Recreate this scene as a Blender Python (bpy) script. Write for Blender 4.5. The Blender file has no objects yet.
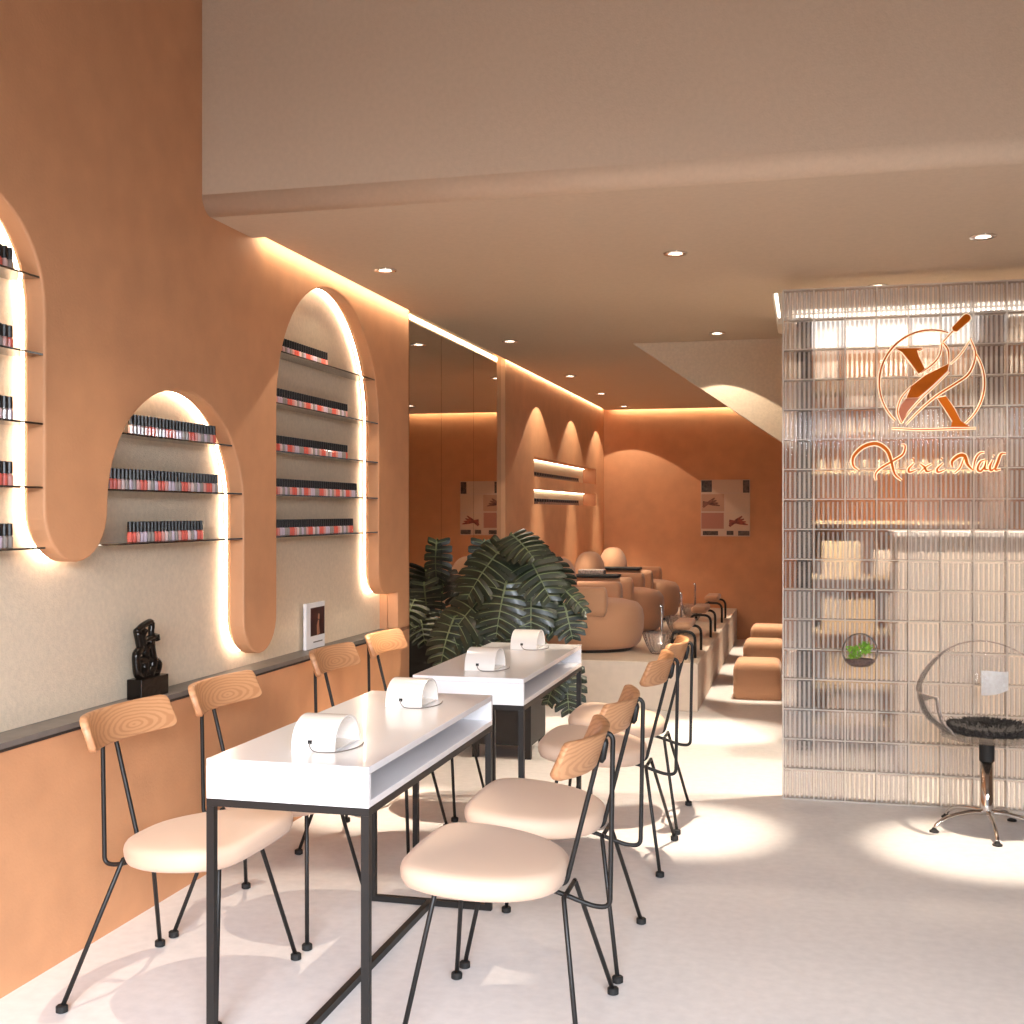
import bpy, bmesh, math, random
from mathutils import Vector, Matrix
random.seed(7)
SC = bpy.context.scene
COL = SC.collection
PI = math.pi

# ------------------------------------------------------------------ materials
def lin(r, g, b):
    f = lambda c: (c/255)/12.92 if c/255 <= .04045 else ((c/255+.055)/1.055)**2.4
    return (f(r), f(g), f(b), 1)

def new_mat(name):
    m = bpy.data.materials.new(name); m.use_nodes = True
    nt = m.node_tree; nt.nodes.clear()
    out = nt.nodes.new('ShaderNodeOutputMaterial')
    return m, nt, out

def pmat(name, col, rough=.5, metal=0, spec=.5, noise=None, bump=None, emit=None, coat=0, sheen=0):
    """noise=(scale, amount[, detail]); bump=(scale, strength)"""
    m, nt, out = new_mat(name)
    b = nt.nodes.new('ShaderNodeBsdfPrincipled')
    nt.links.new(b.outputs[0], out.inputs[0])
    b.inputs['Base Color'].default_value = col
    b.inputs['Roughness'].default_value = rough
    b.inputs['Metallic'].default_value = metal
    b.inputs['Specular IOR Level'].default_value = spec
    b.inputs['Coat Weight'].default_value = coat
    b.inputs['Sheen Weight'].default_value = sheen
    if emit:
        b.inputs['Emission Color'].default_value = emit[0]
        b.inputs['Emission Strength'].default_value = emit[1]
    if noise or bump:
        tc = nt.nodes.new('ShaderNodeTexCoord')
    if noise:
        n = nt.nodes.new('ShaderNodeTexNoise'); n.inputs['Scale'].default_value = noise[0]
        n.inputs['Detail'].default_value = noise[2] if len(noise) > 2 else 6
        nt.links.new(tc.outputs['Object'], n.inputs['Vector'])
        r = nt.nodes.new('ShaderNodeValToRGB')
        k = noise[1]
        r.color_ramp.elements[0].position = .3; r.color_ramp.elements[1].position = .7
        r.color_ramp.elements[0].color = tuple(c*(1-k) for c in col[:3])+(1,)
        r.color_ramp.elements[1].color = tuple(min(1, c*(1+k)) for c in col[:3])+(1,)
        nt.links.new(n.outputs['Fac'], r.inputs[0]); nt.links.new(r.outputs[0], b.inputs['Base Color'])
    if bump:
        n = nt.nodes.new('ShaderNodeTexNoise'); n.inputs['Scale'].default_value = bump[0]; n.inputs['Detail'].default_value = 4
        nt.links.new(tc.outputs['Object'], n.inputs['Vector'])
        bp = nt.nodes.new('ShaderNodeBump'); bp.inputs['Strength'].default_value = bump[1]; bp.inputs['Distance'].default_value = .01
        nt.links.new(n.outputs['Fac'], bp.inputs['Height']); nt.links.new(bp.outputs[0], b.inputs['Normal'])
    return m

def emat(name, col, strength):
    m, nt, out = new_mat(name)
    e = nt.nodes.new('ShaderNodeEmission'); e.inputs[0].default_value = col; e.inputs[1].default_value = strength
    nt.links.new(e.outputs[0], out.inputs[0]); return m

def clear_mat(name, tint=(1, 1, 1, 1), gloss=.12, refr=0.0, ior=1.3, rough=.02, body=0.0, bodycol=(1, 1, 1, 1)):
    m, nt, out = new_mat(name)
    t = nt.nodes.new('ShaderNodeBsdfTransparent'); t.inputs[0].default_value = tint
    cur = t.outputs[0]
    def mix(fac, other):
        nonlocal cur
        x = nt.nodes.new('ShaderNodeMixShader')
        if hasattr(fac, 'node'): nt.links.new(fac, x.inputs[0])
        else: x.inputs[0].default_value = fac
        nt.links.new(cur, x.inputs[1]); nt.links.new(other, x.inputs[2]); cur = x.outputs[0]
    if refr:
        r = nt.nodes.new('ShaderNodeBsdfRefraction'); r.inputs['IOR'].default_value = ior; r.inputs['Roughness'].default_value = rough
        r.inputs[0].default_value = tint
        mix(refr, r.outputs[0])
    if body:
        d = nt.nodes.new('ShaderNodeBsdfDiffuse'); d.inputs[0].default_value = bodycol
        mix(body, d.outputs[0])
    g = nt.nodes.new('ShaderNodeBsdfGlossy'); g.inputs['Roughness'].default_value = rough
    lw = nt.nodes.new('ShaderNodeFresnel'); lw.inputs['IOR'].default_value = 1.18+gloss*.4
    ma = nt.nodes.new('ShaderNodeMath'); ma.operation = 'MULTIPLY'; ma.use_clamp = True
    nt.links.new(lw.outputs[0], ma.inputs[0]); ma.inputs[1].default_value = .8
    mix(ma.outputs[0], g.outputs[0])
    nt.links.new(cur, out.inputs[0])
    return m

def fluted_mat():
    m, nt, out = new_mat('fluted_glass')
    tc = nt.nodes.new('ShaderNodeTexCoord'); w = nt.nodes.new('ShaderNodeTexWave')
    w.bands_direction = 'X'
    w.inputs['Scale'].default_value = (6.5/.1449)*2*PI/20/1.0
    w.inputs['Distortion'].default_value = 0
    nt.links.new(tc.outputs['Object'], w.inputs[0])
    r = nt.nodes.new('ShaderNodeMapRange'); r.inputs['From Min'].default_value = .35; r.inputs['From Max'].default_value = .75
    r.inputs['To Min'].default_value = .0; r.inputs['To Max'].default_value = .42
    nt.links.new(w.outputs['Fac'], r.inputs[0])
    sx = nt.nodes.new('ShaderNodeSeparateXYZ'); nt.links.new(tc.outputs['Object'], sx.inputs[0])
    def M2(op, a, b=None, c=None):
        n = nt.nodes.new('ShaderNodeMath'); n.operation = op
        for k, v in enumerate((a, b, c)):
            if v is None: continue
            if hasattr(v, 'node'): nt.links.new(v, n.inputs[k])
            else: n.inputs[k].default_value = v
        return n.outputs[0]
    us = M2('DIVIDE', sx.outputs[0], .1449); vs = M2('DIVIDE', sx.outputs[2], .1449)
    def edge(u):
        fr_ = M2('ABSOLUTE', M2('SUBTRACT', M2('FRACT', u), .5))
        return M2('LESS_THAN', fr_, .435)
    mask = M2('MULTIPLY', edge(us), edge(vs))
    cb = nt.nodes.new('ShaderNodeCombineXYZ'); nt.links.new(M2('FLOOR', us), cb.inputs[0]); nt.links.new(M2('FLOOR', vs), cb.inputs[2])
    wn = nt.nodes.new('ShaderNodeTexWhiteNoise'); nt.links.new(cb.outputs[0], wn.inputs[0])
    var = M2('MULTIPLY', wn.outputs['Value'], .22)
    fac = M2('ADD', M2('MULTIPLY', mask, r.outputs[0]), var)
    fac = M2('ADD', fac, M2('MULTIPLY', M2('SUBTRACT', 1.0, mask), .04))
    t = nt.nodes.new('ShaderNodeBsdfTransparent'); t.inputs[0].default_value = (.98, .96, .95, 1)
    rf = nt.nodes.new('ShaderNodeBsdfRefraction'); rf.inputs['IOR'].default_value = 1.12; rf.inputs['Roughness'].default_value = .02
    rf.inputs[0].default_value = (.98, .96, .94, 1)
    m1 = nt.nodes.new('ShaderNodeMixShader'); m1.inputs[0].default_value = .35
    nt.links.new(t.outputs[0], m1.inputs[1]); nt.links.new(rf.outputs[0], m1.inputs[2])
    d = nt.nodes.new('ShaderNodeBsdfDiffuse'); d.inputs[0].default_value = (.94, .89, .85, 1)
    tl = nt.nodes.new('ShaderNodeBsdfTranslucent'); tl.inputs[0].default_value = (.92, .84, .76, 1)
    m2 = nt.nodes.new('ShaderNodeMixShader'); m2.inputs[0].default_value = .4
    nt.links.new(d.outputs[0], m2.inputs[1]); nt.links.new(tl.outputs[0], m2.inputs[2])
    m3 = nt.nodes.new('ShaderNodeMixShader'); nt.links.new(fac, m3.inputs[0])
    nt.links.new(m1.outputs[0], m3.inputs[1]); nt.links.new(m2.outputs[0], m3.inputs[2])
    g = nt.nodes.new('ShaderNodeBsdfGlossy'); g.inputs['Roughness'].default_value = .06
    fr = nt.nodes.new('ShaderNodeFresnel'); fr.inputs['IOR'].default_value = 1.2
    m4 = nt.nodes.new('ShaderNodeMixShader'); nt.links.new(fr.outputs[0], m4.inputs[0])
    nt.links.new(m3.outputs[0], m4.inputs[1]); nt.links.new(g.outputs[0], m4.inputs[2])
    nt.links.new(m4.outputs[0], out.inputs[0]); return m

def wood_mat():
    m, nt, out = new_mat('oak_wood')
    b = nt.nodes.new('ShaderNodeBsdfPrincipled'); nt.links.new(b.outputs[0], out.inputs[0])
    b.inputs['Roughness'].default_value = .42
    tc = nt.nodes.new('ShaderNodeTexCoord')
    mp = nt.nodes.new('ShaderNodeMapping'); mp.inputs['Scale'].default_value = (1, .28, 1)
    mp.inputs['Location'].default_value = (.23, -.02, -.745)
    nt.links.new(tc.outputs['Object'], mp.inputs[0])
    w = nt.nodes.new('ShaderNodeTexWave'); w.wave_type = 'RINGS'; w.rings_direction = 'X'
    w.inputs['Scale'].default_value = 34; w.inputs['Distortion'].default_value = 3.2
    w.inputs['Detail'].default_value = 2; w.inputs['Detail Scale'].default_value = 1.2
    nt.links.new(mp.outputs[0], w.inputs[0])
    r = nt.nodes.new('ShaderNodeValToRGB')
    r.color_ramp.elements[0].color = lin(184, 130, 90); r.color_ramp.elements[0].position = .12
    r.color_ramp.elements[1].color = lin(200, 148, 106); r.color_ramp.elements[1].position = .6
    nt.links.new(w.outputs['Fac'], r.inputs[0]); nt.links.new(r.outputs[0], b.inputs['Base Color'])
    return m

M = {}
M['orange'] = pmat('orange_plaster', lin(208, 151, 109), .62, noise=(7, .06), bump=(90, .10))
M['beige'] = pmat('beige_plaster', lin(224, 205, 180), .8, noise=(60, .06), bump=(160, .25))
M['ceiling'] = pmat('ceiling_paint', lin(208, 186, 160), .85, noise=(50, .03), bump=(140, .12))
M['white_wall'] = pmat('pale_wall_paint', lin(214, 200, 186), .8)
M['floor'] = pmat('pale_terrazzo', lin(220, 215, 213), .42, spec=.35, noise=(26, .05, 9))
M['platform'] = pmat('platform_microcement', lin(214, 196, 178), .6, noise=(18, .04))
M['white'] = pmat('white_lacquer', lin(240, 238, 240), .22, coat=.2)
M['white_plastic'] = pmat('white_plastic', lin(236, 230, 224), .18, coat=.4)
M['black'] = pmat('black_steel', lin(30, 28, 27), .45, metal=.3)
M['rubber'] = pmat('black_rubber', lin(18, 17, 17), .7)
M['cream'] = pmat('cream_upholstery', lin(217, 186, 162), .6, bump=(220, .05), sheen=.1)
M['wood'] = wood_mat()
M['tan'] = pmat('tan_boucle', lin(203, 154, 118), .85, bump=(150, .25), sheen=.2)
M['taupe'] = pmat('taupe_wall_paint', lin(126, 110, 96), .8)
M['stone'] = pmat('grey_stone', lin(112, 104, 98), .45, noise=(25, .1))
M['darkstone'] = pmat('dark_stone', lin(45, 36, 32), .5)
M['bronze'] = pmat('dark_bronze', lin(26, 20, 16), .25, metal=.5, bump=(40, .2))
M['smoked'] = pmat('smoked_glass_shelf', lin(52, 40, 33), .1, coat=.5)
M['leaf'] = pmat('monstera_leaf', lin(24, 35, 23), .36, noise=(9, .35), coat=.1)
M['vein'] = pmat('leaf_vein', lin(92, 104, 74), .5)
M['stem'] = pmat('leaf_stem', lin(70, 86, 42), .5)
M['soil'] = pmat('dark_soil', lin(38, 28, 20), .95, bump=(60, .6))
M['planter'] = pmat('black_planter', lin(24, 21, 20), .5)
M['chrome'] = pmat('chrome', (.85, .82, .78, 1), .08, metal=1)
M['paper'] = pmat('white_paper', lin(250, 247, 242), .8, noise=(55, .10))
M['picture'] = pmat('dark_picture', lin(60, 26, 24), .5, noise=(22, .6))
M['figure'] = pmat('figure_tone', lin(150, 104, 82), .6)
M['fur'] = pmat('black_fur', lin(44, 40, 40), .9, noise=(260, .9), bump=(160, 1.0))
M['green'] = pmat('bright_leaf', lin(128, 186, 44), .5, noise=(40, .3))
M['gravel'] = pmat('brown_gravel', lin(104, 84, 78), .8, noise=(150, .5))
M['mirror'] = pmat('bronze_mirror', (.74, .66, .58, 1), .015, metal=1)
M['logo'] = pmat('orange_acrylic', lin(204, 106, 16), .5, spec=.1)
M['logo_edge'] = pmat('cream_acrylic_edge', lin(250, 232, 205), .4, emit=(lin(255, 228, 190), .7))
M['glass'] = fluted_mat()
M['joint'] = clear_mat('glass_joint', tint=(.99, .95, .91, 1), gloss=.2, body=.55, bodycol=(.97, .90, .82, 1), rough=.1)
M['acrylic'] = clear_mat('clear_acrylic', tint=(.998, .99, .985, 1), gloss=-.18, body=.018, bodycol=(.9, .85, .83, 1))
M['bowlglass'] = clear_mat('cut_glass', tint=(.97, .96, .95, 1), gloss=.4, refr=.15, ior=1.2, body=.10, bodycol=(.85, .8, .75, 1), rough=.04)
M['led'] = emat('warm_led', (1, .88, .70, 1), 17)
M['led_cove'] = emat('warm_cove_led', (1, .82, .58, 1), 26)
M['led_cool'] = emat('neutral_led', (1, .90, .74, 1), 14)
M['led_recess'] = emat('recess_led', (1, .92, .80, 1), 7)
M['lamp'] = emat('downlight_lens', (1, .92, .82, 1), 10)
M['lightbox'] = emat('lightbox_panel', (1, .96, .92, 1), 1.6)
M['niche'] = pmat('cream_niche_lining', lin(222, 200, 165), .7)
M['cap'] = pmat('black_cap', lin(26, 23, 24), .3)
M['towel'] = pmat('grey_paper', lin(150, 138, 132), .7, noise=(60, .5))
POL = {}
for nm, c in (('coral', (240, 112, 96)), ('pink', (234, 164, 152)), ('pale pink', (236, 204, 198)),
              ('grey', (168, 154, 146)), ('lilac', (216, 194, 206))):
    POL[nm] = pmat('polish_' + nm.replace(' ', '_'), lin(*c), .15, coat=.4)

# ------------------------------------------------------------------ mesh building
class MB:
    def __init__(s): s.v = []; s.f = []; s.mi = []; s.cur = 0
    def add(s, vs, fs):
        o = len(s.v); s.v += [tuple(p) for p in vs]
        for f in fs: s.f.append([i+o for i in f]); s.mi.append(s.cur)
        return s
    def box(s, x0, x1, y0, y1, z0, z1):
        vs = [(x, y, z) for z in (z0, z1) for y in (y0, y1) for x in (x0, x1)]
        return s.add(vs, [(0, 2, 3, 1), (4, 5, 7, 6), (0, 1, 5, 4), (2, 6, 7, 3), (0, 4, 6, 2), (1, 3, 7, 5)])
    def tube(s, pts, r, n=8, closed=False, caps=True, square=False):
        pts = [Vector(p) for p in pts]; k = len(pts)
        rad = r if isinstance(r, (list, tuple)) else [r]*k
        tans = []
        for i in range(k):
            a = pts[(i-1) % k] if (closed or i > 0) else pts[0]
            b = pts[(i+1) % k] if (closed or i < k-1) else pts[-1]
            t = (b-a); tans.append(t.normalized() if t.length > 1e-9 else Vector((0, 0, 1)))
        up = Vector((0, 0, 1)) if abs(tans[0].z) < .9 else Vector((0, 1, 0))
        nrm = (up - tans[0]*up.dot(tans[0])).normalized()
        vs = []
        for i in range(k):
            if i:
                nrm = nrm - tans[i]*nrm.dot(tans[i])
                nrm = nrm.normalized() if nrm.length > 1e-6 else tans[i].orthogonal().normalized()
            bi = tans[i].cross(nrm)
            for j in range(n):
                a = 2*PI*j/n + (PI/4 if square else 0)
                vs.append(pts[i] + (nrm*math.cos(a) + bi*math.sin(a))*rad[i])
        fs = []
        for i in range(k if closed else k-1):
            i2 = (i+1) % k
            for j in range(n):
                j2 = (j+1) % n
                fs.append((i*n+j, i*n+j2, i2*n+j2, i2*n+j))
        if caps and not closed:
            fs.append(tuple(range(n-1, -1, -1))); fs.append(tuple((k-1)*n+j for j in range(n)))
        return s.add(vs, fs)
    def lathe(s, prof, n=24, c=(0, 0, 0), sx=1, sy=1):
        vs = []; fs = []; k = len(prof)
        for (r, z) in prof:
            for j in range(n):
                a = 2*PI*j/n; vs.append((c[0]+sx*max(r, 1e-5)*math.cos(a), c[1]+sy*max(r, 1e-5)*math.sin(a), c[2]+z))
        for i in range(k-1):
            for j in range(n):
                j2 = (j+1) % n; fs.append((i*n+j, i*n+j2, (i+1)*n+j2, (i+1)*n+j))
        fs.append(tuple(range(n-1, -1, -1))); fs.append(tuple((k-1)*n+j for j in range(n)))
        return s.add(vs, fs)
    def prism(s, pts, f, a, b):
        """pts 2D outline; f(p,q,h)->3D; extruded from h=a to h=b"""
        n = len(pts)
        vs = [f(p, q, a) for p, q in pts] + [f(p, q, b) for p, q in pts]
        fs = [tuple(range(n)), tuple(range(2*n-1, n-1, -1))]
        fs += [(i, i+n, (i+1) % n+n, (i+1) % n) for i in range(n)]
        return s.add(vs, fs)
    def loft(s, rings, caps=True):
        n = len(rings[0]); vs = [p for r in rings for p in r]; fs = []
        for i in range(len(rings)-1):
            for j in range(n):
                j2 = (j+1) % n; fs.append((i*n+j, i*n+j2, (i+1)*n+j2, (i+1)*n+j))
        if caps:
            fs.append(tuple(range(n-1, -1, -1))); fs.append(tuple((len(rings)-1)*n+j for j in range(n)))
        return s.add(vs, fs)
    def build(s, name, mat, parent=None, smooth=False, bevel=0, seg=2, sub=0, angle=35):
        me = bpy.data.meshes.new(name); me.from_pydata(s.v, [], s.f)
        for m in (mat if isinstance(mat, (list, tuple)) else [mat]): me.materials.append(m)
        if any(s.mi): me.polygons.foreach_set('material_index', s.mi)
        bm = bmesh.new(); bm.from_mesh(me)
        bmesh.ops.recalc_face_normals(bm, faces=bm.faces)
        bm.to_mesh(me); bm.free()
        if smooth: me.polygons.foreach_set('use_smooth', [True]*len(me.polygons))
        o = bpy.data.objects.new(name, me); COL.objects.link(o)
        if parent: o.parent = parent
        if bevel:
            b = o.modifiers.new('b', 'BEVEL'); b.width = bevel; b.segments = seg; b.limit_method = 'ANGLE'; b.angle_limit = math.radians(angle)
            b.harden_normals = False
        if sub:
            d = o.modifiers.new('s', 'SUBSURF'); d.levels = sub; d.render_levels = sub
        return o

def fillet(pts, r, n=5):
    pts = [Vector(p) for p in pts]; out = [pts[0]]
    for i in range(1, len(pts)-1):
        a, b, c = pts[i-1], pts[i], pts[i+1]
        d1 = (a-b); d2 = (c-b); rr = min(r, d1.length*.49, d2.length*.49)
        p = b+d1.normalized()*rr; q = b+d2.normalized()*rr
        for k in range(n+1):
            t = k/n; out.append(p*(1-t)**2 + b*2*t*(1-t) + q*t*t)
    out.append(pts[-1]); return out

def smooth_path(pts, n=6):
    P = [Vector(p) for p in pts]; P = [P[0]*2-P[1]] + P + [P[-1]*2-P[-2]]; out = []
    for i in range(1, len(P)-2):
        for k in range(n):
            t = k/n
            a, b, c, d = P[i-1], P[i], P[i+1], P[i+2]
            out.append(.5*((2*b) + (c-a)*t + (2*a-5*b+4*c-d)*t*t + (3*b-a-3*c+d)*t**3))
    out.append(P[-2]); return out

def tag(o, label, cat, group=None, kind=None):
    o['label'] = label; o['category'] = cat
    if group: o['group'] = group
    if kind: o['kind'] = kind
    return o
def thing(name, label, cat, loc=(0, 0, 0), rz=0, group=None):
    o = bpy.data.objects.new(name, None); COL.objects.link(o); o.empty_display_size = .1
    o.location = loc; o.rotation_euler = (0, 0, rz)
    return tag(o, label, cat, group)
def struct(o): o['kind'] = 'structure'; return o
def copy_tree(o, parent=None):
    c = o.copy(); COL.objects.link(c); c.parent = parent
    for ch in list(o.children): copy_tree(ch, c)
    return c

# ------------------------------------------------------------------ calibration
# camera at (0,0,1.391) looking horizontally, turned 14 degrees to the left of +Y
EYE = 1.391
CEIL = 2.53
WX = -2.234      # front plane of the left wall
BX = -2.344      # plane of the beige backing
TOP = 4.3

# ------------------------------------------------------------------ room shell
def sbox(name, mat, *b):
    return struct(MB().box(*b).build(name, mat))

sbox('floor', M['floor'], -2.6, 3.4, -2.0, 13.3, -.1, 0)
sbox('floor_light_block', pmat('grey_light_block', lin(120, 118, 116), .9), -6, 7, -9, -2.0, -.1, -.005)  # unseen ground outside, added to block sky light coming from below
# wainscot and backing of the left wall
sbox('wall_left', M['orange'], -2.5, WX, -2.0, 6.496, 0, .712)
sbox('wall_left_backing', M['beige'], -2.5, BX, -2.0, 6.40, .712, 2.9)
sbox('trim_1', M['stone'], BX, WX+.004, -2.0, 6.306, .7125, .730)
sbox('trim_2', M['darkstone'], WX+.0005, WX+.0055, -2.0, 6.306, .704, .7120)

def arc(cy, cz, r, a0, a1, n=22, rz=None):
    return [(cy+r*math.cos(a0+(a1-a0)*i/n), cz+(rz or r)*math.sin(a0+(a1-a0)*i/n)) for i in range(n+1)]
open_path = [(2.48, .7305)] + arc(2.801, 2.0, .321, PI, 0) + \
    arc(3.2885, 1.40, .1665, PI, 2*PI, 16) + arc(3.94, 1.41, .485, PI, 0, 28, .43) + \
    arc(4.58, .95, .155, PI, 2*PI, 16) + arc(5.3675, 1.86, .6325, PI, 0, 30, .615) + \
    arc(6.12, 1.06, .12, PI, 1.5*PI, 8) + [(6.306, .94), (6.306, .7305)]
outline = [(-2.0, .7305)] + open_path + [(6.496, .7305), (6.496, TOP), (-2.0, TOP)]
mb = MB(); mb.prism(outline, lambda p, q, h: (h, p, q), WX-.066, WX)
wl = mb.build('wall_left_arches', M['orange'], bevel=.007, seg=2, angle=60); struct(wl)
# column core next to the mirror reaches back to the main wall
sbox('wall_left_column', M['orange'], -2.5, WX-.066, 6.306, 6.496, .7305, 2.9)

def offset(path, d):
    out = []
    for i, (y, z) in enumerate(path):
        a = path[max(0, i-1)]; b = path[min(len(path)-1, i+1)]
        ty, tz = b[0]-a[0], b[1]-a[1]; L = math.hypot(ty, tz) or 1
        out.append((y - tz/L*d*-1*-1, z + ty/L*d))
    return out
led_pts = [(BX+.022, y, z) for y, z in offset(open_path[1:-1], .014)]
o = MB().tube(led_pts, .0055, 6).build('arch_light_strip', M['led'])
tag(o, 'warm glowing light strip hidden behind the edges of the wavy orange arches', 'light strip')

# mirror wall, wall beyond it and back wall
sbox('wall_left_middle', M['orange'], -2.5, -2.2455, 6.496, 8.62, 0, 2.9)
WBX = -2.20
n0, n1 = 9.59, 12.58
mb = MB()
zz = [0, 1.458, 1.588, 1.688, 1.853, 2.9]
mb.box(-2.5, WBX, 8.62, n0, 0, 2.9); mb.box(-2.5, WBX, n1, 13.3, 0, 2.9)
mb.box(-2.5, WBX, n0, n1, 0, zz[1]); mb.box(-2.5, WBX, n0, n1, zz[2], zz[3]); mb.box(-2.5, WBX, n0, n1, zz[4], 2.9)
struct(mb.build('wall_left_far', M['orange']))
mb = MB(); mb.box(-2.37, -2.34, n0, n1-.012, zz[1], zz[2]); mb.box(-2.37, -2.34, n0, n1-.012, zz[3], zz[4])
struct(mb.build('wall_niche_lining', M['niche']))
for za, zb, nm in ((zz[1], zz[2], 'lower'), (zz[3], zz[4], 'upper')):
    o = MB().box(-2.335, -2.325, n0+.02, n1-.02, zb-.004, zb-.0005).build('niche_light_strip', M['led_cool'])
    tag(o, 'thin light strip along the top of the %s polish niche' % nm, 'light strip')
sbox('wall_back', M['orange'], -2.6, .09, 13.1, 13.3, 0, 2.9)
sbox('wall_right', M['taupe'], 3.2, 3.4, -2.0, 13.3, 0, TOP)
sbox('wall_partition', M['orange'], .09, 3.2, 8.3, 8.42, 0, 2.9)

# ceilings: lowered ceiling with slits along the left and back walls, recess above the glass wall
GX0, GY0, GY1 = -.173, 6.30, 7.72
LIP = -2.175
mb = MB()
mb.box(WX, 3.2, 4.20, 4.50, CEIL, CEIL+.06)
mb.box(LIP, GX0, 4.50, 13.04, CEIL, CEIL+.06)
mb.box(GX0, 3.2, 4.50, GY0, CEIL, CEIL+.06)
mb.box(GX0, 3.2, GY1, 13.04, CEIL, CEIL+.06)
struct(mb.build('ceiling', M['ceiling']))
sbox('ceiling_upper', M['ceiling'], -2.5, 3.2, 4.20, 13.3, 2.9, 3.0)
sbox('ceiling_hall', M['taupe'], -2.6, 3.4, -2.0, 4.2, TOP, TOP+.1)
# bulkhead with softly rounded lower edge
R = .07; Y0 = 4.08
pr = [(4.20, CEIL)] + [(Y0+R-R*math.sin(a), CEIL+R-R*math.cos(a)) for a in [PI/2*i/8 for i in range(9)]] + [(Y0, TOP), (4.20, TOP)]
mb = MB(); mb.prism(pr, lambda p, q, h: (h, p, q), WX, 3.2)
bk = mb.build('ceiling_bulkhead', M['ceiling']); struct(bk)
for p in bk.data.polygons:
    if len(p.vertices) == 4 and p.area < .2: p.use_smooth = True
# shop front with its wide glazed opening behind the camera
mb = MB(); mb.box(-2.6, 3.4, -2.12, -2.0, 2.5, TOP+.1)
struct(mb.build('wall_front', M['taupe']))
# recess liner above the glass wall
mb = MB(); mb.box(GX0-.03, GX0, GY0, GY1, CEIL+.061, 2.9); mb.box(GX0, 3.2, GY1, GY1+.03, CEIL+.061, 2.9)
struct(mb.build('ceiling_recess_liner', M['white_wall']))
o = MB().box(GX0+.004, GX0+.016, GY0+.06, GY1-.06, 2.62, 2.635).build('recess_light_strip', M['led_recess'])
tag(o, 'light strip inside the ceiling recess over the end of the glass block wall', 'light strip')
o = MB().box(GX0+.1, 3.1, GY1-.016, GY1-.004, 2.62, 2.64).build('recess_light_strip', M['led_recess'])
tag(o, 'light strip at the back of the ceiling recess behind the glass blocks', 'light strip')
# cove strips on the lip of the lowered ceiling
o = MB().box(LIP-.006, LIP-.0005, 4.56, 13.0, CEIL+.012, CEIL+.036).build('cove_light_strip', M['led_cove'])
tag(o, 'long glowing cove strip between the ceiling and the left wall', 'light strip')
o = MB().box(-2.1, .05, 13.0405, 13.046, CEIL+.012, CEIL+.036).build('cove_light_strip', M['led_cove'])
tag(o, 'glowing cove strip between the ceiling and the orange back wall', 'light strip')

# stair stringer panel below the ceiling on the right
sp = [(-1.135, CEIL-.001), (.09, CEIL-.001), (.09, 1.68)]
mb = MB(); mb.prism(sp, lambda p, q, h: (p, h, q), 7.93, 8.02)
struct(mb.build('wall_stair_soffit', M['beige']))

# ------------------------------------------------------------------ wall mirror
mr = thing('wall_mirror', 'tall bronze tinted wall mirror in three panels beside the monstera', 'mirror', (-2.2455, 6.5, 0))
for a, b in ((6.498, 7.115), (7.119, 7.858), (7.862, 8.618)):
    MB().box(0.0005, .0125, a-6.5, b-6.5, .003, 2.62).build('mirror_panel', M['mirror'], mr)

# ------------------------------------------------------------------ platform
pf = MB().box(-2.199, -.73, 8.27, 13.095, .0005, .34).build('pedicure_platform', M['platform'], bevel=.006)
tag(pf, 'raised pale platform along the left wall carrying the pedicure armchairs', 'platform')

# ------------------------------------------------------------------ downlights
def spot(loc, size, blend, power, col=(1, .86, .68), rad=.02):
    l = bpy.data.lights.new('downlight_beam', 'SPOT'); l.energy = power; l.color = col
    l.spot_size = math.radians(size); l.spot_blend = blend; l.shadow_soft_size = rad
    o = bpy.data.objects.new('downlight_beam', l); COL.objects.link(o); o.location = loc
    return o
dl = thing('ceiling_downlight', '', 'downlight', (0, 0, 0), 0, 'recessed ceiling downlights')
MB().lathe([(.034, -.004), (.052, -.006), (.054, -.001), (.034, -.001), (.034, -.004)], 28).build('trim_ring', M['chrome'], dl, smooth=True)
MB().lathe([(.0, -.0025), (.032, -.0025), (.032, -.0012), (0, -.0012)], 24).build('lens', M['lamp'], dl)
DL = [(-1.92, 5.24, CEIL, 'ceiling downlight above the second manicure table, nearest the left cove'),
      (-.557, 5.206, CEIL, 'ceiling downlight in the middle, nearest the bulkhead'),
      (.709, 5.195, CEIL, 'ceiling downlight at the right in front of the glass blocks'),
      (-.549, 7.60, CEIL, 'ceiling downlight just in front of the beige stair soffit'),
      (-1.913, 7.62, CEIL, 'ceiling downlight near the mirror, second along the cove'),
      (-1.915, 9.70, CEIL, 'ceiling downlight above the nearest armchair'),
      (-1.91, 11.2, CEIL, 'ceiling downlight above the middle armchair'),
      (-1.90, 12.6, CEIL, 'ceiling downlight above the farthest armchair'),
      (-.36, 9.2, CEIL, 'ceiling downlight over the nearest tan stool'),
      (-.36, 10.6, CEIL, 'ceiling downlight over the middle tan stool'),
      (-.36, 12.0, CEIL, 'ceiling downlight over the farthest tan stool'),
      (-1.72, 3.35, TOP, 'downlight in the high hall ceiling above the first table')]
for i, (x, y, z, lab) in enumerate(DL):
    d = dl if i == 0 else copy_tree(dl)
    d.location = (x, y, z); d['label'] = lab
E_CORE, E_WIDE = 420, 22
for i, (x, y, z, _) in enumerate(DL[:8]):
    spot((x, y, z-.012), 40 if i > 4 else 25, .8 if i > 4 else .75, E_CORE*(1.0 if i < 4 else .8 if i == 4 else .5))
    spot((x, y, z-.014), 100, .06, E_WIDE*(1.2 if i > 4 else 1), rad=.006)
for x, y, z, _ in DL[8:11]: spot((x, y, z-.012), 24, .5, 420)
spot((-1.72, 3.35, TOP-.02), 26, .3, 260)

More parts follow.
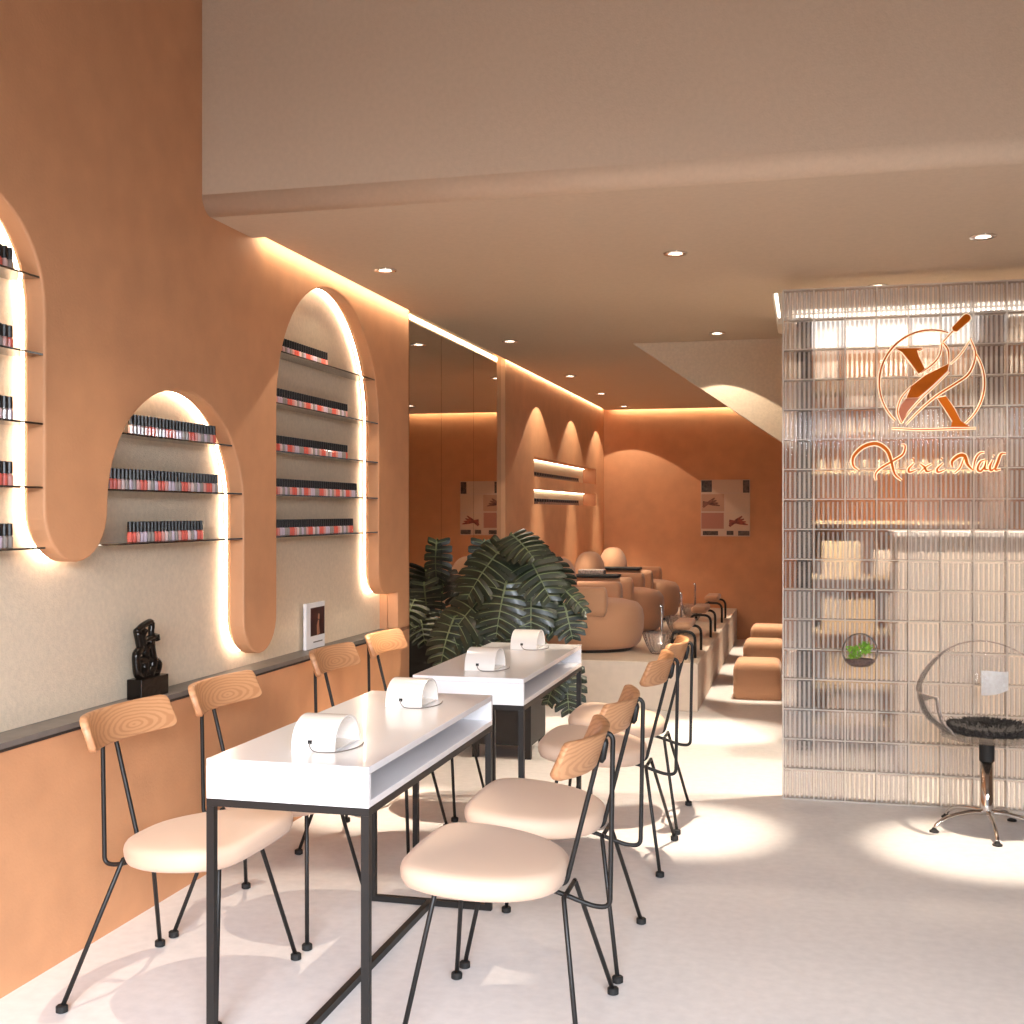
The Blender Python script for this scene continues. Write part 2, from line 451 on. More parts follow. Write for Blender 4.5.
# ------------------------------------------------------------------ chairs
ROD = .0068
def make_chair():
    t = thing('dining_chair', '', 'chair', (0, 0, 0), 0, 'cream seated chairs at the manicure tables')
    # seat cushion (local +x is the front)
    half = [(-.150, 0), (-.147, .055), (-.133, .112), (-.10, .162), (-.045, .212), (.03, .245), (.11, .258), (.18, .252), (.232, .228), (.259, .18), (.268, .10), (.271, 0)]
    hp = smooth_path([(x, y, 0) for x, y in half], 4)
    ol = [(p.x, p.y) for p in hp] + [(p.x, -p.y) for p in hp[-2:0:-1]]
    rings = []
    for k, z in ((.70, .401), (.90, .404), (.965, .412), (.992, .428), (1.0, .444), (.988, .457), (.955, .466), (.90, .471), (.75, .476), (.45, .481), (.15, .483)):
        rings.append([(.05+(x-.05)*k, y*k, z+.085*((.05+(x-.05)*k)-.1)) for x, y in ol])
    MB().loft(rings).build('seat', M['cream'], t, smooth=True)
    # curved wooden backrest
    rings = []
    us = [-1, -.985, -.96, -.9] + [-.8+1.6*i/16 for i in range(17)] + [.9, .96, .985, 1]
    for u in us:
        y = .226*u; x = -.236 + .062*abs(u)**2.2
        hh = .0505; zc = .760 + .006*u*u
        e = max(0, (abs(u)-.9)/.1); hh *= 1-.30*e**3
        ny = -(.062*2.2*abs(u)**1.2*(1 if u > 0 else -1))/.226; nx = 1
        L = math.hypot(nx, ny); nx /= L; ny /= L
        th = .0118*(1-.2*e**4); tilt = .016
        rings.append([(x+nx*a_*th - tilt*b_, y+ny*a_*th, zc+b_*hh) for a_, b_ in
                      ((1, -.86), (1, 0), (1, .86), (.8, .97), (.3, 1), (-.3, 1), (-.8, .97), (-1, .86), (-1, 0), (-1, -.86), (-.8, -.97), (-.3, -1), (.3, -1), (.8, -.97))])
    o = MB().loft(rings).build('backrest', M['wood'], t, smooth=True)
    # central hairpin that carries the backrest
    pts = [(-.05, 0, .390), (-.148, 0, .388), (-.250, 0, .790), (-.264, 0, .803), (-.276, 0, .790), (-.268, 0, .338), (-.225, 0, .336), (-.13, 0, .366), (-.05, 0, .384)]
    MB().tube(fillet(pts, .022, 5), ROD, 10).build('back_frame', M['black'], t, smooth=True)
    MB().tube([(-.245, 0, .722), (-.247, 0, .733), (-.2545, 0, .776), (-.257, 0, .787)], [.005, .0105, .0105, .005], 10).build('bracket', M['black'], t, smooth=True)
    for sx, xt, xf, yb, zt in ((-1, -.158, -.235, .078, .378), (1, .175, .235, .125, .404)):
        MB().tube([(xt, -yb, zt), (xt, yb, zt)], ROD*.98, 10).build('stretcher', M['black'], t, smooth=True)
        for sy in (-1, 1):
            pts = [(xt, sy*(yb-.02), zt), (xt, sy*yb, zt), (xf, sy*.257, .012)]
            lg = MB().tube(fillet(pts, .018, 5), ROD, 10).build('leg', M['black'], t, smooth=True)
            MB().lathe([(.012, .0005), (.0165, .003), (.0165, .018), (.013, .021), (.008, .021)], 16, (xf, sy*.257, 0)).build('rubber_foot', M['rubber'], lg)
    return t
CH = make_chair()
spots_ = [(-1.772, 3.137, 0, 'cream chair on the wall side of the first table, nearest the camera'),
          (-1.772, 3.735, 0, 'cream chair on the wall side of the first table, second from the camera'),
          (-1.765, 4.70, 0, 'wall side chair with brightly lit oak back just below the picture frame'),
          (-1.765, 5.335, 0, 'wall side chair farthest back, its oak back before the orange column'),
          (-.775, 3.115, PI, 'aisle side chair nearest the camera, its whole cream seat in view'),
          (-.775, 3.715, PI, 'aisle side chair second from the camera, partly hidden by the nearest one'),
          (-.775, 4.755, PI, 'aisle side chair of the second table, the nearer one, before the platform'),
          (-.775, 5.37, PI, 'aisle side chair farthest from the camera, its back before the glass bowl')]
for i, (x, y, r, lab) in enumerate(spots_):
    c = CH if i == 0 else copy_tree(CH)
    c.location = (x, y, 0); c.rotation_euler = (0, 0, r); c['label'] = lab
# ------------------------------------------------------------------ tables
def make_table():
    t = thing('manicure_table', '', 'table', (0, 0, 0), 0, 'white manicure tables')
    W, L = .449, 1.205
    MB().box(0, W, 0, L, .731, .75).build('tabletop', M['white'], t, bevel=.0015)
    MB().box(0, W, 0, L, .646, .664).build('bottom_board', M['white'], t, bevel=.0015)
    MB().box(0, W, 0, .016, .6642, .7308).build('end_panel', M['white'], t)
    MB().box(0, W, L-.016, L, .6642, .7308).build('end_panel', M['white'], t)
    MB().box(.0, .016, .0162, L-.0162, .6642, .7308).build('back_panel', M['white'], t)
    q = .0105
    for x in (q, W-q):
        for y in (q, L-q):
            MB().box(x-q, x+q, y-q, y+q, .0005, .626).build('leg', M['black'], t)
    mb = MB()
    for y in (0, L-2*q): mb.box(0, W, y, y+2*q, .6265, .6455)
    for x in (0, W-2*q): mb.box(x, x+2*q, 2*q, L-2*q, .6265, .6455)
    mb.build('frame_rail', M['black'], t)
    for y in (0, L-2*q): MB().box(2*q, W-2*q, y, y+2*q, .0005, .0215).build('floor_bar', M['black'], t)
    MB().box(W/2-q, W/2+q, 2*q, L-2*q, .0005, .0215).build('floor_bar', M['black'], t)
    return t
T1 = make_table(); T1.location = (-1.514, 2.787, 0); T1['label'] = 'white manicure table with black steel frame, the one nearest the camera'
T2 = copy_tree(T1); T2.location = (-1.502, 4.41, 0); T2['label'] = 'white manicure table with black steel frame, the one nearer the monstera'

# ------------------------------------------------------------------ nail lamps
def make_lamp():
    t = thing('nail_lamp', '', 'nail lamp', (0, 0, 0), 0, 'white arched nail lamps on the tables')
    w, d, h = .126, .092, .086
    def prof(ro, k=26):
        return [(-(ro)*math.cos(PI*i/k), (ro/.092)*h*abs(math.sin(PI*i/k))**.82) for i in range(k+1)]
    a = prof(.092); b = prof(.084)
    mb = MB(); n = len(a); vs = []
    for x in (0, w): vs += [(x, y, z) for y, z in a] + [(x, y, max(0, z)) for y, z in b]
    fs = []
    for i in range(n-1):
        fs += [(i, i+1, 2*n+i+1, 2*n+i), (n+i, 3*n+i, 3*n+i+1, n+i+1), (i, n+i, n+i+1, i+1), (2*n+i, 2*n+i+1, 3*n+i+1, 3*n+i)]
    fs += [(0, 2*n, 3*n, n), (n-1, 2*n-1, 4*n-1, 3*n-1)]
    mb.add(vs, fs); mb.build('shell', M['white_plastic'], t, smooth=False, bevel=.002, angle=50)
    MB().box(.004, w-.004, -.083, .083, .0005, .005).build('base_plate', M['white_plastic'], t)
    MB().box(.048, .060, -.0905, -.0865, .018, .030).build('socket', M['rubber'], t)
    cb = [(.054, -.092, .024), (.058, -.097, .012), (.072, -.1, .003), (.1, -.101, .0022), (.135, -.085, .0022), (.155, -.04, .0022), (.160, .01, .0022), (.150, .06, .0022)]
    MB().tube(smooth_path(cb, 5), .0016, 6).build('power_cable', M['stone'], t, smooth=True)
    return t
LP = make_lamp()
for i, (x, y, lab) in enumerate(((-1.342, 3.022, 'white arched nail lamp nearest the camera on the first table'),
                                 (-1.342, 3.752, 'white arched nail lamp at the far end of the first table'),
                                 (-1.340, 4.672, 'white arched nail lamp at the near end of the second table'),
                                 (-1.337, 5.425, 'white arched nail lamp farthest away beside the monstera leaves'))):
    l = LP if i == 0 else copy_tree(LP)
    l.location = (x, y, .7502); l['label'] = lab

# ------------------------------------------------------------------ shelves and polish bottles
ONES = ['', 'first', 'second', 'third', 'fourth', 'fifth', 'sixth', 'seventh', 'eighth', 'ninth', 'tenth', 'eleventh', 'twelfth', 'thirteenth',
        'fourteenth', 'fifteenth', 'sixteenth', 'seventeenth', 'eighteenth', 'nineteenth']
def ordinal(n):
    if n < 20: return ONES[n]
    t = {2: 'twent', 3: 'thirt', 4: 'fort'}[n//10]
    return t+'ieth' if n % 10 == 0 else t+'y-'+ONES[n % 10]
capme = MB().lathe([(.0088, .0362), (.0092, .037), (.0088, .071), (.006, .0722)], 10).build('cap', M['cap'], None, smooth=False)
BOT = {}
for nm in POL:
    b = MB().lathe([(.0085, .0003), (.0100, .002), (.0100, .030), (.0065, .0355), (.0065, .0368)], 10).build('polish_bottle', POL[nm], None)
    BOT[nm] = b
protos = list(BOT.values()) + [capme]
PAT = ['coral', 'coral', 'pink', 'lilac', 'lilac', 'grey', 'grey', 'coral', 'coral', 'pink', 'pale pink', 'grey', 'lilac', 'grey', 'pink', 'coral', 'coral', 'pale pink', 'grey', 'lilac']
def bottle(nm, loc, label, group, sc=1):
    b = BOT[nm].copy(); COL.objects.link(b); b.location = loc; b.scale = sc if isinstance(sc, tuple) else (sc, sc, sc)
    tag(b, label, 'nail polish', group)
    c = capme.copy(); COL.objects.link(c); c.parent = b
SHZ = [1.285, 1.468, 1.66, 1.87, 2.10]
LEVEL = ['lowest shelf', 'second shelf up', 'third shelf up', 'fourth shelf up', 'top shelf']
def shelf(y0, y1, z, where):
    o = MB().box(BX+.001, WX-.004, y0, y1, z-.006, z).build('glass_shelf', M['smoked'])
    tag(o, 'thin smoked glass %s' % where, 'shelf', 'glass shelves in the arches')
def clip_y(cy, cz, r, ya, yb, z, rz=None):
    if z <= cz: return ya, yb
    h = r*math.sqrt(max(0, 1-((z-cz)/(rz or r))**2)); return cy-h, cy+h
for k, z in enumerate(SHZ):
    a, b = clip_y(2.801, 2.0, .321, 2.48, 3.122, z)
    shelf(2.5, b-.004 if z > 1.4 else 3.13, z, LEVEL[k]+' of the arch at the left edge')
    ys = [2.93+.0236*i for i in range(5)]
    for i, y in enumerate(ys):
        nm = PAT[(i*1+k*3+2) % len(PAT)]
        bottle(nm, (-2.284, y, z+.0003), '%s polish bottle, %s from left on %s, arch at left edge' % (nm, ordinal(i+1), LEVEL[k]), 'polish bottles in the left arch')
for k, (z, ya, yb) in enumerate(((1.285, 3.665, 4.17), (1.468, 3.50, 4.285), (1.66, 3.672, 4.27))):
    a, b = clip_y(3.94, 1.41, .485, 3.455, 4.425, z, .43)
    shelf(a+.004, b-.004, z, LEVEL[k]+' of the low middle arch' if k < 2 else 'top shelf of the low middle arch')
    n = int((yb-ya)/.0236)+1
    for i in range(n):
        nm = PAT[(i+k*5) % len(PAT)]
        bottle(nm, (-2.284, ya+.0236*i, z+.0003), '%s polish bottle, %s from left on %s of low middle arch' % (nm, ordinal(i+1), 'top shelf' if k == 2 else LEVEL[k]), 'polish bottles in the low middle arch')
for k, (z, ya, yb) in enumerate(((1.285, 4.80, 5.75), (1.468, 4.80, 5.79), (1.66, 4.80, 5.665), (1.87, 4.80, 5.655), (2.10, 4.85, 5.395))):
    a, b = clip_y(5.3675, 1.86, .6325, 4.735, 6.0, z)
    shelf(a+.004, b-.004, z, LEVEL[k]+' of the tall right arch')
    n = int((yb-ya)/.0258)+1
    for i in range(n):
        nm = PAT[(i+k*7) % len(PAT)]
        bottle(nm, (-2.284, ya+.0258*i, z+.0003), '%s polish bottle, %s from left on %s of tall right arch' % (nm, ordinal(i+1), LEVEL[k]), 'polish bottles in the tall right arch')
for za, nm2 in ((1.458, 'lower'), (1.688, 'upper')):
    for i in range(24):
        bottle('grey', (-2.30, 9.66+.103*i, za+.0003), 'tiny dark capped polish bottle, %s from left in %s wall niche' % (ordinal(i+1), nm2), 'dark capped bottles in the wall niches', (1.5, 4.4, .72))
for p in protos: bpy.data.objects.remove(p)

# ------------------------------------------------------------------ sculpture on the ledge
s = thing('abstract_sculpture', 'dark bronze abstract sculpture with holes, on a block on the ledge', 'sculpture', (-2.286, 3.77, .7302))
MB().box(-.030, .030, -.075, .105, 0, .072).build('base', M['bronze'], s, bevel=.003)
mb = MB()
def bar(pts, w):  # pts in (y,z) px of a 1024 crop
    P = [(0, (x-460)*.00060, .072+(815-y)*.000300) for x, y in pts]
    mb.tube(smooth_path(P, 4), [w*1.1]*((len(P)-1)*4+1), 8)
bar([(355, 260), (440, 190), (520, 175), (520, 300), (540, 380), (500, 420)], .011)
bar([(370, 255), (395, 400), (400, 470), (360, 520), (360, 640), (375, 760), (430, 825)], .014)
bar([(400, 300), (430, 440), (470, 520), (460, 620), (430, 640)], .012)
bar([(450, 250), (420, 330), (440, 380), (500, 360), (570, 350)], .011)
bar([(570, 340), (580, 400)], .013)
bar([(520, 420), (530, 520), (550, 620), (600, 680), (590, 760), (560, 825)], .013)
bar([(500, 440), (450, 520), (490, 600), (530, 640)], .011)
bar([(370, 610), (440, 620), (450, 700), (430, 760), (420, 825)], .015)
bar([(540, 640), (530, 720), (500, 780), (500, 825)], .017)
bar([(390, 780), (450, 790), (540, 780), (580, 790)], .013)
mb.build('figure', M['bronze'], s, smooth=True)

# ------------------------------------------------------------------ picture frame on the ledge
p = thing('picture_frame', 'small white framed card with a dark picture, standing on the ledge', 'picture frame', (-2.318, 5.33, .7302))
MB().box(-.008, .008, -.112, .112, 0, .222).build('frame', M['white'], p, bevel=.002)
ph = MB().box(.0083, .0095, -.062, .104, .062, .198).build('print', M['picture'], p)
ph['label'] = 'dark red print'
mb = MB(); mb.tube([(.0105, .03, .065), (.0105, .022, .11), (.0105, .03, .135)], [.018, .014, .005], 8); mb.tube([(.0105, .03, .14), (.0105, .034, .165)], [.010, .008], 8)
for i in range(len(mb.v)): mb.v[i] = (.0096+(mb.v[i][0]-.0105)*.04, mb.v[i][1], mb.v[i][2])
mb.build('printed_figure', M['figure'], ph)
MB().box(.0083, .009, -.03, .08, .028, .034).build('caption_line', M['stone'], p)

# ------------------------------------------------------------------ monstera plants
def leaf(mb, base, tip, up, width, lobes=8, curl=.22):
    width *= 1.12
    if width < .32: lobes = 7
    if width < .24: lobes = 6
    base, tip, up = Vector(base), Vector(tip), Vector(up)
    X = tip-base; L = X.length; X.normalize()
    Z = (up - X*up.dot(X)).normalized(); Y = Z.cross(X)
    def W(t):  # half width along the midrib
        return width*.5*(max(0, math.sin(PI*(.15+.83*t)))**.6)*(1-.15*t)
    def pt(t, s, h=0):   # t along, s signed sideways distance
        # lobes sweep forward, outer part droops
        fx = t*L + abs(s)*(-.42+1.05*t) + .25*abs(s)*(abs(s)/(width*.5))**2*t
        w = abs(s)/(width*.5)
        drop = -curl*L*(t**2.2)*.9 - width*.12*w**1.7 + .012*width*abs(math.sin(t*lobes*PI))
        return base + X*(fx*.9) + Y*s + Z*(drop+h)
    for side in (-1, 1):
        for i in range(lobes):
            t0 = i/lobes; t1 = (i+1)/lobes*(.999)
            tm = (t0+t1)/2; wm = W(tm)
            vs = []; K = 8
            for k in range(K+1):
                q = k/K; s_ = side*wm*q
                if q < .38: a, b = t0, t1
                else:
                    sh = ((q-.38)/.62); cut = .07*(sh**.5) + .20*max(0, (sh-.6)/.4)**2
                    a = t0+(t1-t0)*cut*.75; b = t1-(t1-t0)*cut*.75
                vs += [pt(a, s_), pt((a+b)/2, s_, .004*(1-q)), pt(b, s_)]
            fs = []
            for k in range(K):
                o_ = k*3
                fs += [(o_, o_+1, o_+4, o_+3), (o_+1, o_+2, o_+5, o_+4)]
            mb.cur = 0; mb.add(vs, fs)
            # pale vein
            vv = []; 
            for k in range(5):
                q = k/4*.82; s_ = side*wm*q; d = (.0028*(1-q)+.0008)/L
                vv += [pt(tm-d, s_, .0075), pt(tm+d, s_, .0075)]
            mb.cur = 1; mb.add(vv, [(2*k, 2*k+1, 2*k+3, 2*k+2) for k in range(4)])
    vv = []
    for k in range(9):
        t = k/8; d = .005*(1-t)+.0015
        vv += [pt(t, -d, .008), pt(t, d, .008)]
    mb.cur = 1; mb.add(vv, [(2*k, 2*k+1, 2*k+3, 2*k+2) for k in range(8)])
    mb.cur = 0

def monstera(loc, leaves, label, sx, sy, top, rest):
    t = thing('potted_monstera', label, 'potted plant', loc, 0, 'monstera plants in black planters')
    pl = MB(); 
    pl.box(-sx, sx, -sy, -sy+.02, .075, top); pl.box(-sx, sx, sy-.02, sy, .075, top)
    pl.box(-sx, -sx+.02, -sy+.02, sy-.02, .075, top); pl.box(sx-.02, sx, -sy+.02, sy-.02, .075, top); pl.box(-sx+.02, sx-.02, -sy+.02, sy-.02, .075, .1)
    po = pl.build('planter', M['planter'], t)
    for a in (-1, 1):
        for b in (-1, 1):
            x = a*(sx-.018); y = b*(sy-.018)
            MB().box(x-.017, x+.017, y-.017, y+.017, .0005, .0748).build('planter_leg', M['planter'], po)
    MB().box(-sx+.021, sx-.021, -sy+.021, sy-.021, top-.06, top-.03).build('soil', M['soil'], t)
    fm = MB(); sm = MB()
    for i, (b, tp, w, up) in enumerate(leaves):
        leaf(fm, b, tp, up, w)
        r = random.Random(i+rest)
        root = Vector((r.uniform(-.06, .06), r.uniform(-.06, .06), top-.05))
        b = Vector(b); mid = root.lerp(b, .55)+Vector((0, 0, .12))
        sm.tube(smooth_path([root, mid, b+Vector((0, 0, .0)), b], 5)[:-1], .006, 6)
    fm.build('foliage', [M['leaf'], M['vein']], t, smooth=False)
    sm.build('stems', M['stem'], t, smooth=True)
    return t
# leaf positions relative to (-1.68, 6.65, 0)
P0 = Vector((-1.67, 6.64, 0))
def wl_(x, y, z): return (x-P0.x, y-P0.y, z)
F = (0.0, -1, .35)   # leaves tilt towards the light of the shop front
LV = []
def L_(b, t, w, up=(0.1, -1, .5)): LV.append((wl_(*b), wl_(*t), w, up))
L_((-1.70, 6.45, .98), (-2.02, 6.25, .66), .38, (-.3, -1, .7))      # large one at the left
L_((-1.66, 6.50, 1.20), (-1.88, 6.30, .92), .34, (-.3, -1, .5))     # upper left
L_((-1.60, 6.55, 1.22), (-1.52, 6.35, .90), .30, (.2, -1, .4))      # centre top
L_((-1.55, 6.50, 1.17), (-1.34, 6.30, .93), .30, (.3, -1, .6))      # upper right
L_((-1.38, 6.50, 1.00), (-1.15, 6.35, .86), .13, (.3, -1, .6))      # long right tip
L_((-1.30, 6.42, .88), (-1.235, 6.34, .69), .20, (.2, -1, .3))       # small hanging right
L_((-1.31, 6.48, .55), (-1.26, 6.36, .27), .22, (.2, -1, .2))       # hanging under the table top
L_((-1.33, 6.45, .52), (-1.40, 6.36, .32), .16, (-.1, -1, .2))
L_((-1.92, 6.38, .80), (-1.99, 6.22, .53), .26, (-.2, -1, .3))      # low left
L_((-1.62, 6.38, 1.00), (-1.66, 6.22, .70), .30, (0, -1, .3))       # centre mass
L_((-1.48, 6.40, .98), (-1.46, 6.26, .72), .28, (.1, -1, .3))
L_((-1.72, 6.36, .82), (-1.80, 6.24, .56), .26, (0, -1, .3))
L_((-1.55, 6.34, .80), (-1.56, 6.22, .56), .26, (0, -1, .3))
L_((-1.58, 6.75, 1.22), (-1.70, 6.95, 1.02), .30, (0, 1, .8))
L_((-1.52, 6.80, 1.12), (-1.40, 7.00, .95), .26, (0, 1, .8))
L_((-1.80, 6.70, 1.05), (-2.02, 6.88, .82), .30, (-.3, .6, .8))
L_((-1.66, 6.60, 1.12), (-1.60, 6.42, .82), .32, (0, -1, .8))
L_((-1.50, 6.62, .92), (-1.36, 6.50, .70), .24, (.3, -1, .6))
L_((-1.62, 6.48, 1.26), (-1.44, 6.30, 1.16), .24, (.2, -1, .9))
monstera(tuple(P0), LV, 'large potted monstera in black planter behind the second manicure table', .172, .19, .58, 3)
P0 = Vector((-2.0, 7.64, 0)); LV = []
L_((-2.0, 7.48, .92), (-2.05, 7.42, .60), .24, (-.1, -1, .1))
L_((-1.95, 7.5, .84), (-1.88, 7.32, .62), .24, (.2, -1, .4))
L_((-2.07, 7.55, 1.20), (-2.05, 7.50, .86), .22, (.3, -1, .1))
L_((-1.98, 7.45, .74), (-2.06, 7.30, .54), .24, (-.2, -1, .4))
L_((-1.9, 7.8, 1.0), (-1.76, 7.98, .8), .28, (.2, 1, .6))
L_((-2.05, 7.8, .98), (-2.10, 8.0, .74), .24, (-.1, 1, .6))
monstera(tuple(P0), LV, 'smaller potted monstera in black planter standing against the mirror', .185, .18, .56, 9)

# ------------------------------------------------------------------ pedicure armchairs
def rr_section(w, h, r, n=5):
    out = []
    for cx, cz, a0 in ((w/2-r, h/2-r, 0), (-w/2+r, h/2-r, PI/2), (-w/2+r, -h/2+r, PI), (w/2-r, -h/2+r, 1.5*PI)):
        for i in range(n+1):
            a = a0+PI/2*i/n; out.append((cx+r*math.cos(a), cz+r*math.sin(a)))
    return out
def make_armchair():
    t = thing('pedicure_armchair', '', 'armchair', (0, 0, 0), 0, 'tan pedicure armchairs on the platform')
    MB().lathe([(.33, .020), (.37, .026), (.405, .06), (.425, .14), (.43, .24), (.42, .31), (.385, .355), (.30, .375), (.1, .382)], 44).build('seat', M['tan'], t, smooth=True)
    MB().lathe([(.34, .0005), (.345, .02), (.3, .024)], 40).build('plinth', M['darkstone'], t)
    sec = rr_section(.15, .215, .045)
    path = [(.185, -.355), (.05, -.362), (-.06, -.36)]
    path += [(-.06-.36*math.sin(a), -.36*math.cos(a)) for a in [PI*i/18 for i in range(1, 18)]]
    path += [(-.06, .36), (.05, .362), (.185, .355)]
    rings = []
    def ring(i, k=1.0, ext=0):
        a = path[max(0, i-1)]; b = path[min(len(path)-1, i+1)]
        tx, ty = b[0]-a[0], b[1]-a[1]; L = math.hypot(tx, ty); tx /= L; ty /= L
        x, y = path[i][0]+tx*ext, path[i][1]+ty*ext
        return [(x-ty*p*k, y+tx*p*k, .385+q*k) for p, q in sec]
    rings.append(ring(0, .55, -.022)); rings.append(ring(0, .85, -.014))
    for i in range(len(path)): rings.append(ring(i))
    rings.append(ring(len(path)-1, .85, .014)); rings.append(ring(len(path)-1, .55, .022))
    MB().loft(rings).build('arm_band', M['tan'], t, smooth=True)
    # round back cushion
    mb = MB(); rings = []
    for i in range(17):
        ph = -PI/2+PI*i/16; cz, sz = abs(math.cos(ph))**.75, math.sin(ph)
        rings.append([(-.235+.14*cz*(math.cos(2*PI*j/28)), .27*cz*math.sin(2*PI*j/28), .455+.245*(abs(sz)**.9)*(1 if sz > 0 else -1)) for j in range(28)])
    mb.loft(rings).build('back_cushion', M['tan'], t, smooth=True)
    return t
AC = make_armchair()
for i, (y, lab) in enumerate(((9.0, 'nearest the camera, partly behind the monstera'), (10.36, 'in the middle of the three'), (11.68, 'farthest away near the back wall'))):
    a = AC if i == 0 else copy_tree(AC)
    a.location = (-1.635, y, .3402); a['label'] = 'rounded tan pedicure armchair ' + lab
for i, (y, nm) in enumerate(((9.985, 'middle'), (11.305, 'farthest'))):
    tr = MB().box(-.19, .19, -.085, .085, 0, .026).build('armrest_tray', M['rubber'], bevel=.008)
    tr.location = (-1.73, y, .8335)
    tag(tr, 'flat black tray on the near arm of the %s armchair' % nm, 'tray', 'black trays on the armchairs')
o = MB().box(-.11, .11, -.07, .07, 0, .038).build('folded_magazine', M['towel'], bevel=.006); o.location = (-1.78, 9.985, .8605)
tag(o, 'grey folded magazine lying on the black tray of the middle armchair', 'magazine')

# foot bowls, faucets, foot rests
def cut_bowl():
    rings = []; n = 40
    prof = [(.045, .0005), (.055, .012), (.082, .06), (.104, .115), (.114, .155), (.108, .155), (.098, .115), (.076, .062), (.048, .018), (.02, .016)]
    for r, z in prof:
        rings.append([((r*(1+.03*(1 if j % 2 else -1)))*math.cos(2*PI*j/n), (r*(1+.03*(1 if j % 2 else -1)))*math.sin(2*PI*j/n), z) for j in range(n)])
    return MB().loft(rings)
bw = cut_bowl().build('foot_bowl', M['bowlglass'])
fc = thing('faucet', '', 'faucet', (0, 0, 0), 0, 'thin chrome faucets behind the bowls')
MB().lathe([(.022, .0003), (.022, .008), (.009, .012)], 16).build('base', M['chrome'], fc, smooth=False)
MB().tube(smooth_path([(0, 0, .01), (0, 0, .15), (0, 0, .31), (-.004, 0, .335), (-.014, 0, .342)], 5), .0105, 8).build('spout', M['chrome'], fc, smooth=True)
MB().tube([(0, .0, .10), (.03, 0, .115)], .005, 8).build('handle', M['chrome'], fc, smooth=True)
fr = thing('foot_rest', '', 'foot rest', (0, 0, 0), 0, 'black tube foot rests on the platform')
for y in (-.25, .25):
    MB().tube(fillet([(.15, y, .0005), (.15, y, .185), (-.012, y, .185), (-.018, y, .10)], .06, 6), .0105, 8).build('tube_leg', M['black'], fr, smooth=True)
MB().tube([(-.0175, -.25, .105), (-.0175, .25, .105)], .009, 8).build('cross_bar', M['black'], fr, smooth=True)
rings = []
sec = rr_section(.17, .055, .026)
for y, k in ((-.225, .6), (-.21, .9), (-.19, 1), (.19, 1), (.21, .9), (.225, .6)):
    rings.append([(.048+p*k*.78, y, .222+q*k) for p, q in sec])
MB().loft(rings).build('pad', M['tan'], fr, smooth=True)
for i, (y, nm) in enumerate(((8.815, 'nearest'), (10.25, 'middle'), (11.6, 'farthest'))):
    b = bw if i == 0 else copy_tree(bw)
    b.location = (-1.066, y-.06, .3402); tag(b, 'clear cut glass foot bowl in front of the %s armchair' % nm, 'bowl', 'glass foot bowls')
    f = fc if i == 0 else copy_tree(fc)
    f.location = (-1.066, y+.17, .3402); f['label'] = 'thin chrome faucet beside the %s glass bowl' % nm
    r = fr if i == 0 else copy_tree(fr)
    r.location = (-.925, y, .3402); r['label'] = 'tan padded foot rest on black tubes before the %s armchair' % nm
# stools on the right
st = None
def make_stool():
    rings = []
    def sec2(w, d, r, z, n=5):
        return [(p, q, z) for p, q in rr_section(w, d, r, n)]
    for k, z in ((.0, .0005), (.0, .215), (.006, .245), (.018, .266), (.036, .277), (.07, .281)):
        rings.append(sec2(.348-2*k, .38-2*k, max(.012, .04-k*.3), z))
    return MB().loft(rings).build('pedicure_stool', M['tan'], None, smooth=True)
st = make_stool()
for i, (y, nm) in enumerate(((9.10, 'nearest'), (10.52, 'middle'), (11.9, 'farthest'))):
    o = st if i == 0 else st.copy()
    if i: COL.objects.link(o)
    o.location = (-.353, y, 0); tag(o, 'low tan box stool beside the aisle, %s of the three' % nm, 'stool', 'low tan stools')
for m_ in (st,):
    md = m_.modifiers.new('n', 'EDGE_SPLIT'); md.split_angle = math.radians(50)

# ------------------------------------------------------------------ wall poster
ps = thing('wall_poster', 'square nail design poster of photo tiles on the orange back wall', 'poster', (-.856, 13.098, 1.435))
MB().box(-.265, .265, -.02, 0, -.31, .31).build('board', pmat('poster_board', lin(206, 184, 166), .6), ps)
pm = [pmat('tile_cream', lin(208, 184, 162), .6), pmat('tile_tan', lin(186, 148, 124), .6), pmat('tile_rose', lin(176, 122, 106), .6)]
hand = pmat('tile_nails', lin(118, 76, 64), .5, noise=(28, .7)); dk = pmat('tile_dark', lin(78, 66, 60), .5, noise=(34, .7))
# tiles in px of a 345x410 layout
def tile(x0, y0, x1, y1, m, nm='photo_tile', d=.0215):
    sx = .53/345; sz = .62/410
    return MB().box(-.265+x0*sx, -.265+x1*sx, -d, -.0203, .31-y1*sz, .31-y0*sz).build(nm, m, ps)
tile(4, 5, 78, 90, dk); tile(84, 5, 290, 90, pm[0]); tile(296, 5, 341, 95, dk)
tile(4, 105, 165, 228, pm[1]); tile(175, 105, 341, 235, pm[0]); tile(4, 240, 162, 355, pm[2]); tile(180, 245, 336, 362, pm[0])
tile(14, 372, 122, 402, dk); tile(182, 370, 230, 400, dk); tile(262, 370, 341, 404, dk)
def fingers(cx, cy, s, m):
    mb = MB(); sx = .53/345; sz = .62/410
    for k in range(4):
        x0, y0 = cx-s*.5, cy+s*(.28-.10*k); x1, y1 = cx+s*(.2+.1*k), cy-s*(.28-.16*k)
        a = Vector((-.265+x0*sx, -.0225, .31-y0*sz)); b = Vector((-.265+x1*sx, -.0225, .31-y1*sz))
        mb.tube([a, a.lerp(b, .6), b], [s*.07*sx, s*.085*sx, s*.03*sx], 8)
    for i in range(len(mb.v)):
        v = mb.v[i]; mb.v[i] = (v[0], -.0225+(v[1]+.0225)*.1, v[2])
    mb.build('hand_photo', m, ps)
fingers(75, 165, 120, hand); fingers(265, 300, 130, pmat('tile_red_nails', lin(146, 70, 56), .5, noise=(30, .6)))

